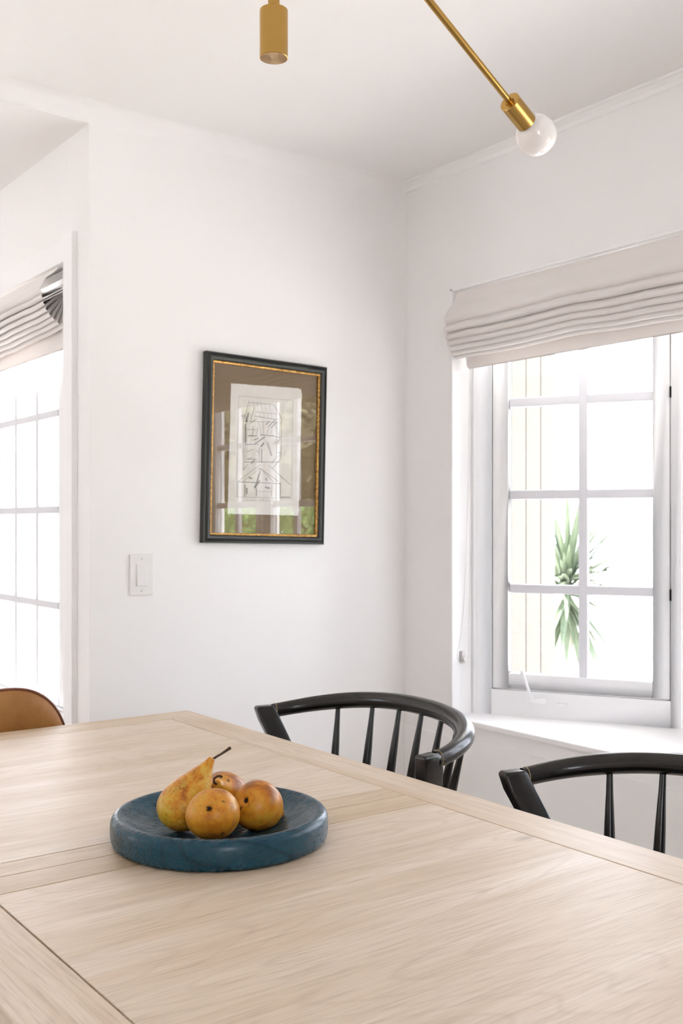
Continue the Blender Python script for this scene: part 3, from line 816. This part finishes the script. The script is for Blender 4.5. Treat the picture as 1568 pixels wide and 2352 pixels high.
INK = [(1,[(-104.8,171.4),(103.7,176.9),(104.8,-148.8),(-106.8,-151.7),(-104.8,171.4)]),(2,[(-65.7,161.0),(-86.6,92.3),(-81.8,-65.0)]),(2,[(-65.5,154.9),(28.5,155.4)]),(3,[(28.5,155.4),(60.2,112.7)]),(2,[(-86.6,92.3),(60.5,100.2)]),(2,[(60.2,112.7),(60.7,-17.9)]),(1,[(-65.5,154.9),(-57.1,94.7)]),(1,[(-51.4,158.2),(-41.1,128.6)]),(1,[(-37.0,157.5),(-31.6,131.5)]),(1,[(-22.6,156.8),(-17.2,132.8)]),(1,[(-5.7,156.4),(-0.2,130.2)]),(1,[(8.9,157.7),(16.8,131.7)]),(2,[(-41.1,126.6),(41.4,125.6)]),(1,[(-26.7,125.8),(-21.5,107.9)]),(1,[(-11.0,126.2),(-7.0,109.1)]),(1,[(4.7,126.5),(7.6,108.2)]),(1,[(19.4,125.7),(22.2,107.4)]),(3,[(-46.2,142.4),(-59.4,94.5)]),(3,[(-45.5,111.9),(46.8,107.4)]),(3,[(-61.6,86.2),(-35.8,104.6)]),(5,[(-1.7,87.0),(12.6,100.4)]),(5,[(10.5,83.8),(34.5,106.4)]),(5,[(18.0,78.2),(42.0,100.8)]),(2,[(-30.8,96.9),(-17.9,55.0)]),(2,[(-11.6,98.5),(-8.2,55.7)]),(2,[(12.9,88.1),(3.9,56.6)]),(2,[(22.9,76.6),(18.5,57.7)]),(2,[(44.5,98.9),(42.2,-14.9)]),(1,[(51.6,58.1),(55.6,99.8)]),(6,[(-22.6,52.6),(30.8,53.5)]),(4,[(30.8,51.4),(57.9,50.3)]),(7,[(-41.1,22.7),(-3.2,47.9)]),(9,[(-19.3,14.0),(-6.4,28.2)]),(7,[(-43.8,34.7),(-27.2,42.0)]),(4,[(-24.1,11.6),(-23.0,-35.3)]),(5,[(-14.4,8.2),(-14.6,-36.8)]),(6,[(6.9,32.2),(24.9,-11.9)]),(2,[(-3.0,39.7),(22.5,-14.1)]),(3,[(-79.0,18.1),(-26.7,21.7)]),(4,[(-80.1,-38.6),(54.8,-30.7)]),(2,[(-80.2,-30.5),(-30.4,-27.5)]),(5,[(-53.9,-43.2),(-40.0,-26.1)]),(4,[(23.1,-38.7),(42.2,-14.9)]),(3,[(59.5,-20.1),(28.3,-52.9)]),(2,[(-83.0,-65.0),(-65.8,-43.8)]),(2,[(-18.0,-43.1),(-102.1,-102.3)]),(2,[(-29.6,-62.2),(-83.3,-101.4)]),(3,[(-15.3,-57.3),(51.4,-95.0)]),(3,[(-10.4,-63.2),(31.7,-95.9)]),(3,[(13.4,-43.4),(101.3,-105.2)]),(4,[(-17.6,-61.5),(-40.2,-121.7)]),(3,[(-19.8,-69.8),(-33.2,-115.3)]),(7,[(-19.3,-94.3),(-37.9,-119.6)]),(4,[(-102.0,-103.3),(58.9,-101.9)]),(2,[(-102.0,-106.3),(-102.1,-150.6)]),(5,[(-76.1,-111.2),(-75.2,-149.5)]),(6,[(59.3,-96.7),(60.0,-148.4)]),(5,[(-31.9,-121.4),(-32.0,-147.8)]),(4,[(27.1,-108.5),(25.5,-145.6)]),(2,[(-28.1,-131.4),(25.1,-129.2)]),(6,[(62.4,-146.3),(99.7,-144.8)]),(2,[(-76.8,129.5),(-78.0,-26.4)]),(1,[(-72.4,142.1),(-70.9,-25.9)]),(1,[(-67.5,138.5),(-63.3,55.7)]),(2,[(-80.1,66.5),(-37.4,67.8)]),(5,[(-67.8,47.2),(-32.1,47.8)]),(3,[(-49.5,77.0),(-51.3,50.5)]),(3,[(-32.8,76.3),(-34.6,51.7)]),(2,[(-35.9,2.7),(-26.1,-4.8)]),(3,[(-71.4,-5.7),(-50.2,3.8)]),(4,[(-68.5,-27.8),(-49.6,-24.6)]),(4,[(-29.7,-58.1),(-15.3,-57.3)]),(9,[(-62.4,-88.2),(-48.1,-89.6)]),(9,[(2.2,-85.0),(7.3,-95.0)]),(9,[(-68.7,-120.9),(-68.3,-141.2)]),(9,[(0.5,-115.9),(20.0,-119.1)]),(9,[(-78.1,84.9),(-76.8,24.3)]),(9,[(-67.2,122.3),(-75.9,89.1)]),(2,[(29.8,97.7),(50.4,58.0)]),(2,[(41.1,32.5),(58.1,44.1)]),(2,[(31.4,27.7),(45.9,37.0)]),(2,[(44.3,-0.3),(59.1,0.6)]),(1,[(60.4,-1.4),(47.2,-18.7)]),(2,[(-13.0,-157.3),(-3.4,-157.0)]),(1,[(-74.9,-161.6),(62.7,-158.7)])]
m = MB(); mw = MB()
for wd, pts in INK:
    mm = mw if wd >= 6 else m
    hw = {1: .34, 2: .48, 3: .68, 4: .8, 5: 1.15, 6: 1.5, 7: 2.1, 9: 2.9}[wd]/1000
    for (a, b), (c, d) in zip(pts, pts[1:]):
        a, b, c, d = a/1000, b/1000, c/1000, d/1000
        L_ = math.hypot(c-a, d-b) or 1; nx, nz = -(d-b)/L_*hw, (c-a)/L_*hw
        i = len(mm.v); y0, y1 = -.00875, -.00835
        mm.v += [(a+nx, y, b+nz) if k == 0 else (c+nx, y, d+nz) if k == 1 else (c-nx, y, d-nz) if k == 2 else (a-nx, y, b-nz) for y in (y0,) for k in range(4)]
        mm.f.append((i, i+1, i+2, i+3))
eng = MB(); k0 = len(m.f); eng.v = m.v+mw.v; eng.f = m.f+[tuple(q+len(m.v) for q in f_) for f_ in mw.f]
me = bpy.data.meshes.new('engraving'); me.from_pydata(eng.v, [], eng.f); me.materials.append(M_ink); me.materials.append(M_ink2)
for p in me.polygons: p.material_index = 0 if p.index < k0 else 1
eo = bpy.data.objects.new('engraving', me); COL.objects.link(eo); eo.parent = pp
o = MB().box((-iw, -.0115, -ih), (iw, -.0100, ih)).build('glass', M_picglass, pic)

# ------------------------------------------------------------------ light switch
sw = empty('light_switch', (1.381, YP, 1.078), label='white rocker light switch on the back wall left of the print', cat='light switch')
MB().box((-.0385, -.0055, -.062), (.0385, .0005, .062)).build('wall_plate', M_plastic, sw, bevel=.0025, seg=3)
MB().box((-.0180, -.0065, -.0345), (.0180, -.0050, .0345)).build('rocker_surround', M_plastic, sw, bevel=.0004)
v_ = [(-.0165, -.0060, -.0325), (.0165, -.0060, -.0325), (.0165, -.0060, .0325), (-.0165, -.0060, .0325), (-.0165, -.0105, -.0325), (.0165, -.0105, -.0325), (.0165, -.0072, .0325), (-.0165, -.0072, .0325)]
rk = mesh_obj('rocker', v_, [(0, 1, 2, 3), (4, 5, 6, 7), (0, 1, 5, 4), (1, 2, 6, 5), (2, 3, 7, 6), (3, 0, 4, 7)], M_plastic, sw)
bv = rk.modifiers.new('b', 'BEVEL'); bv.width = .0006
for z in (-.048, .048): MB().lathe([(0, 0), (.0032, 0), (.0028, .0012), (0, .0014)], 16, align((0, -1, 0), (0, -.0052, z))).build('screw', M_chain, sw, smooth=40)

# ------------------------------------------------------------------ roman blinds
def blind(name, ys, top, back, tips, anchors, rads, hem, label, sag, seed, rail_x, side, slack):
    """cloth profile in x-z swept along y. tips/anchors: (x, z) per fold, room side is -x"""
    root = empty(name, (back, ys[0], top[1]), label=label, cat='blind')
    O_ = Vector((back, ys[0], top[1])); rows = []
    NY = 90; y0, y1 = ys
    for k in range(NY+1):
        t = k/NY; y = y0+(y1-y0)*t
        wob = noise.noise(Vector((y*2.6, seed, 0)))
        wob2 = noise.noise(Vector((y*7.0, seed, 3)))
        ed = min(1, min(t, 1-t)/.07)
        pr_ = [(top[0], top[1])]
        n_ = len(tips)
        # face panel down to the first roll
        tx, tz = tips[0]; r0 = rads[0]
        sg = lambda i: ((sag[0]*math.sin(PI*min(1, t*1.0))*(i+1)/n_) + wob*sag[1]*(.35+.65*i/n_) + wob2*sag[2])*ed
        dz0 = -sg(0)
        for q in (.12, .3, .5, .7, .85):
            pr_.append((top[0]+(tx-.000-top[0])*(q**1.6)*.96, top[1]+(tz+.030+dz0-top[1])*q))
        prevA = None
        for i, ((fx, fz), (ax_, az), r_) in enumerate(zip(tips, anchors, rads)):
            dz = -sg(i)
            dx = wob2*.004*ed
            tip = Vector((fx+dx, 0, fz+dz)); an = Vector((ax_, 0, az+dz*.35))
            d = (tip-an).normalized(); u = Vector((-d.z, 0, d.x))
            if u.z < 0: u = -u
            L_ = (tip-an).length
            cc = tip-d*r_
            if i > 0:
                pr_.append(tuple((an+u*.0012)[j] for j in (0, 2)))
                for q, wd in ((.35, .35), (.65, .62)):
                    p = an.lerp(cc, q)+u*(r_*wd); pr_.append((p.x, p.z))
            for a in (80, 50, 20, -10, -40, -70, -95):
                p = cc + d*math.cos(R(a))*r_ + u*math.sin(R(a))*r_*1.0
                pr_.append((p.x, p.z))
            for q, wd in ((.62, .55), (.3, .25)):
                p = an.lerp(cc, q)-u*(r_*wd); pr_.append((p.x, p.z))
            pr_.append(((an-u*.0012).x, (an-u*.0012).z))
        hx_, hz0, hz1 = hem
        pr_ += [(hx_+.002, hz0+.006), (hx_, hz0-.002), (hx_, (hz0+hz1)/2), (hx_, hz1)]
        rows.append([Vector((a, y, b))-O_ for a, b in pr_])
    o = MB().grid(rows).build('linen_folds', M_linen, root)
    for p in o.data.polygons: p.use_smooth = True
    so = o.modifiers.new('s', 'SOLIDIFY'); so.thickness = .0016; so.offset = 0
    sb = o.modifiers.new('b', 'SUBSURF'); sb.levels = 1; sb.render_levels = 1
    # head rail
    a, b = sorted((rail_x, rail_x+.03))
    MB().box((a-O_.x, min(ys)-O_.y+.004, -.032), (b-O_.x, max(ys)-O_.y-.004, -.004)).build('head_rail', M_trim, root, bevel=.002)
    return root, O_

tR = [(2.374, 1.913), (2.373, 1.883), (2.381, 1.856), (2.388, 1.836), (2.396, 1.818), (2.405, 1.804), (2.425, 1.794)]
aR = [(2.462, 1.975), (2.466, 1.960), (2.468, 1.946), (2.469, 1.932), (2.470, 1.918), (2.470, 1.902), (2.470, 1.885)]
rR = [.0155, .0130, .0095, .0085, .0080, .0075, .0070]
br, OR = blind('roman_blind', (2.603, -.215), (2.428, 2.020), 2.47, tR, aR, rR, (2.474, 1.86, 1.760), 'cream linen roman blind gathered up across the bay window opening', (.006, .010, .004), 1.7, 2.435, -1, 0)
tL = [(1.165, 1.955), (1.170, 1.932), (1.176, 1.911), (1.184, 1.893), (1.196, 1.878), (1.209, 1.866), (1.224, 1.855), (1.242, 1.846)]
aL = [(1.236, 1.972), (1.240, 1.967), (1.243, 1.962), (1.246, 1.957), (1.249, 1.952), (1.251, 1.947), (1.253, 1.942), (1.255, 1.937)]
rL = [.0120, .0088, .0080, .0072, .0068, .0066, .0066, .006]
bl, OL = blind('roman_blind', (3.115, 5.05), (1.222, 2.033), 1.25, tL, aL, rL, (1.262, 1.90, 1.783), 'cream linen roman blind with fanned side pleats, on the tall window at the left', (.024, .008, .003), 6.3, 1.243, -1, 0)

# bead chain loop of the bay blind, held by a tensioner on the jamb
loop = [(2.486, 2.592, 1.80), (2.4855, 2.592, 1.45), (2.4825, 2.592, 1.10), (2.480, 2.592, .93), (2.4785, 2.592, .80)]
other = [(2.491, 2.594, 1.80), (2.478, 2.594, 1.30), (2.462, 2.594, 1.02), (2.449, 2.594, .84), (2.4435, 2.594, .79)]
def PYx(px, py, Y=2.596):
    r = (px-784)/2380; c_, s_ = math.cos(R(36.7)), math.sin(R(36.7)); k = Y/(-r*s_+c_)
    return Vector(((r*c_+s_)*k, Y, 1.23-(py-1204)/2380*k))
path = [PYx(*q) for q in ((1080.5, 845), (1080, 1000), (1079, 1180), (1078, 1350), (1076.5, 1440), (1076, 1500), (1075, 1512), (1070, 1520), (1064, 1525), (1057, 1522), (1051, 1515), (1049.5, 1505), (1052, 1492), (1058, 1455), (1064, 1400), (1069, 1300), (1073, 1180), (1076, 1040), (1078.5, 845))]
m = MB(); acc = 0; step = .0062
for a, b in zip(path, path[1:]):
    L_ = (b-a).length; s_ = (step-acc) if acc else 0
    while s_ <= L_:
        m.lathe([(0, -.0017), (.0013, -.001), (.0017, 0), (.0013, .001), (0, .0017)], 6, Matrix.Translation(a.lerp(b, s_/L_)-OR)); s_ += step
    acc = (acc+L_) % step
bcn = m.build('bead_chain', M_chain, br)
MB().tube([p-OR for p in path], .0005, 5).build('chain_cord', M_chain, bcn)
tc_ = PYx(1064, 1512, 2.604)-OR
m = MB().lathe([(0, -.006), (.0105, -.006), (.0105, -.003), (.0085, -.001), (.0085, .001), (.0105, .003), (.0105, .006), (0, .006)], 24, align((0, 1, 0), tc_+Vector((0, -.006, 0))))
m.box(tuple(tc_+Vector((-.006, .0, -.018))), tuple(tc_+Vector((.006, .012, .024))))
m.build('chain_tensioner', M_clear, br, smooth=40)

# ------------------------------------------------------------------ outdoors
GZ = .02
MB().box((-14, -14, -.3), (30, 26, -.121)).build('ground', M_patio, **ST)
# roof of the house above the room (casts the shade it casts)
MB().box((XL-.4, YB-.5, 2.62), (XR+.12, YP+.2, 2.75)).build('roof', M_siding, **ST)
# cream boarded wall seen through the left panes
bw = empty('boarded_wall', (3.1, 3.3, 0), label='cream vertically boarded wall outside, seen through the left panes of the bay', cat='outbuilding wall')
xs = [2.53, 2.63, 2.73, 2.83, 2.93, 3.03, 3.13, 3.23, 3.325, 3.415, 3.514, 3.612, 3.712]
for a, b in zip(xs, xs[1:]):
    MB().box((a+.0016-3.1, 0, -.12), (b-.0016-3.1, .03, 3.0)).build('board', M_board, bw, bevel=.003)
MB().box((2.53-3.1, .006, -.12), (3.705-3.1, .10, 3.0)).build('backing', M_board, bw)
MB().box((2.53-3.1, -.75, 2.42), (3.95-3.1, .12, 2.47)).build('shade_eave', M_siding, bw)  # unseen overhang added to hold skylight off the boards

def leaf_cloud(name, c, size, n, mt, seed, leaf=.05, parent=None, shape='box'):
    rnd = random.Random(seed); v = []; f = []
    for i in range(n):
        while True:
            p = Vector((rnd.uniform(-1, 1), rnd.uniform(-1, 1), rnd.uniform(-1, 1)))
            if shape == 'box' or p.length <= 1: break
        if shape == 'box':
            ax_ = rnd.randrange(3); 
            if rnd.random() < .75: p[ax_] = math.copysign(rnd.uniform(.82, 1), p[ax_])
        else:
            p = p.normalized()*rnd.uniform(.6, 1)*(1+.14*noise.noise(p*2+Vector((seed, 0, 0))))
        p = Vector((p.x*size[0], p.y*size[1], p.z*size[2])) + Vector(c)
        a = Vector((rnd.gauss(0, 1), rnd.gauss(0, 1), rnd.gauss(0, 1))).normalized(); b = a.orthogonal().normalized()
        w = a.cross(b); s_ = leaf*rnd.uniform(.6, 1.3)
        i0 = len(v)
        v += [p-a*s_, p+b*s_*.45-a*.1*s_, p+a*s_+w*s_*.2, p-b*s_*.45-a*.1*s_]; f.append((i0, i0+1, i0+2, i0+3))
    me = bpy.data.meshes.new(name); me.from_pydata([tuple(q) for q in v], [], f); me.materials.append(mt)
    o = bpy.data.objects.new(name, me); COL.objects.link(o)
    if parent: o.parent = parent
    return o
hd = leaf_cloud('hedge', (0, 0, .75), (.55, 3.0, .86), 13000, M_hedge, 3, .06); hd.location = (7.6, -6.2, -.12)
tag(hd, 'clipped green hedge along the garden, mirrored low in the print', 'hedge')
for i, (x, y, h_, rx, lb) in enumerate(((10.0, -13.9, 2.5, 1.38, 'leafy garden tree at the far end of the row, farthest from the boarded wall'), (10.1, -10.7, 2.7, 1.4, 'tallest leafy garden tree of the row behind the hedge'), (10.0, -7.5, 2.4, 1.36, 'leafy garden tree behind the middle of the hedge'), (10.0, -4.4, 2.2, 1.3, 'lowest leafy garden tree, nearest to the boarded wall'))):
    tr = empty('garden_tree', (x, y, -.12), label=lb, cat='tree')
    MB().tube([(0, 0, 0), (.05, .04, h_*.4), (-.05, .08, h_*.75), (.1, 0, h_)], [.16, .13, .10, .05], 10).build('trunk', M_bark, tr, smooth=60)
    for k in range(4):
        w = k*1.7+i; MB().tube([(0, .03, h_*.5), (math.cos(w)*.5, math.sin(w)*.5, h_*.85), (math.cos(w)*.95, math.sin(w)*.95, h_*1.1)], [.07, .05, .02], 8).build('branch', M_bark, tr, smooth=60)
    leaf_cloud('foliage', (0, 0, h_-.1), (rx, rx, rx*.98), 12000, M_tree, 20+i, .13, tr, 'ball')

# yucca seen through the casement
yc = empty('yucca', (4.66, 4.05, -.12), label='spiky yucca standing outside beyond the casement window', cat='plant')
MB().tube([(0, 0, 0), (.02, 0, .45), (-.01, .01, .92)], [.035, .032, .03], 12).build('trunk', M_yuccadry, yc, smooth=60)
def blade(m, base, d, L_, w_, droop, rnd):
    side = d.cross(Vector((0, 0, 1))); side = side.normalized() if side.length > .01 else Vector((1, 0, 0))
    i0 = len(m.v); K = 7; p = Vector(base); dd = d.copy()
    for k in range(K+1):
        t = k/K; ww = w_*(1-t**2.2)*(.55+.9*min(1, t*3)*.5)
        nrm = side.cross(dd).normalized()
        m.v += [tuple(p-side*ww+nrm*ww*.35), tuple(p), tuple(p+side*ww+nrm*ww*.35)]
        p = p+dd*(L_/K); dd = (dd+Vector((0, 0, -droop/K))).normalized()
    for k in range(K):
        for b in range(2): m.f.append((i0+k*3+b, i0+k*3+b+1, i0+k*3+4+b, i0+k*3+3+b))
rnd = random.Random(8)
m = MB()
for k in range(95):
    w = rnd.uniform(0, 2*PI); el = rnd.uniform(-.25, 1.35)
    d = Vector((math.cos(w)*math.cos(el), math.sin(w)*math.cos(el), math.sin(el)))
    blade(m, (0, 0, .92+.14*rnd.random()), d, rnd.uniform(.42, .66), .021, rnd.uniform(.1, .5), rnd)
m.build('leaves', M_yucca, yc)
m = MB()
for k in range(34):
    w = rnd.uniform(0, 2*PI); el = rnd.uniform(-1.35, -.6)
    d = Vector((math.cos(w)*math.cos(el), math.sin(w)*math.cos(el), math.sin(el)))
    blade(m, (0, 0, .86+.08*rnd.random()), d, rnd.uniform(.36, .52), .025, .3, rnd)
m.build('hanging_leaves', M_yucca, yc)
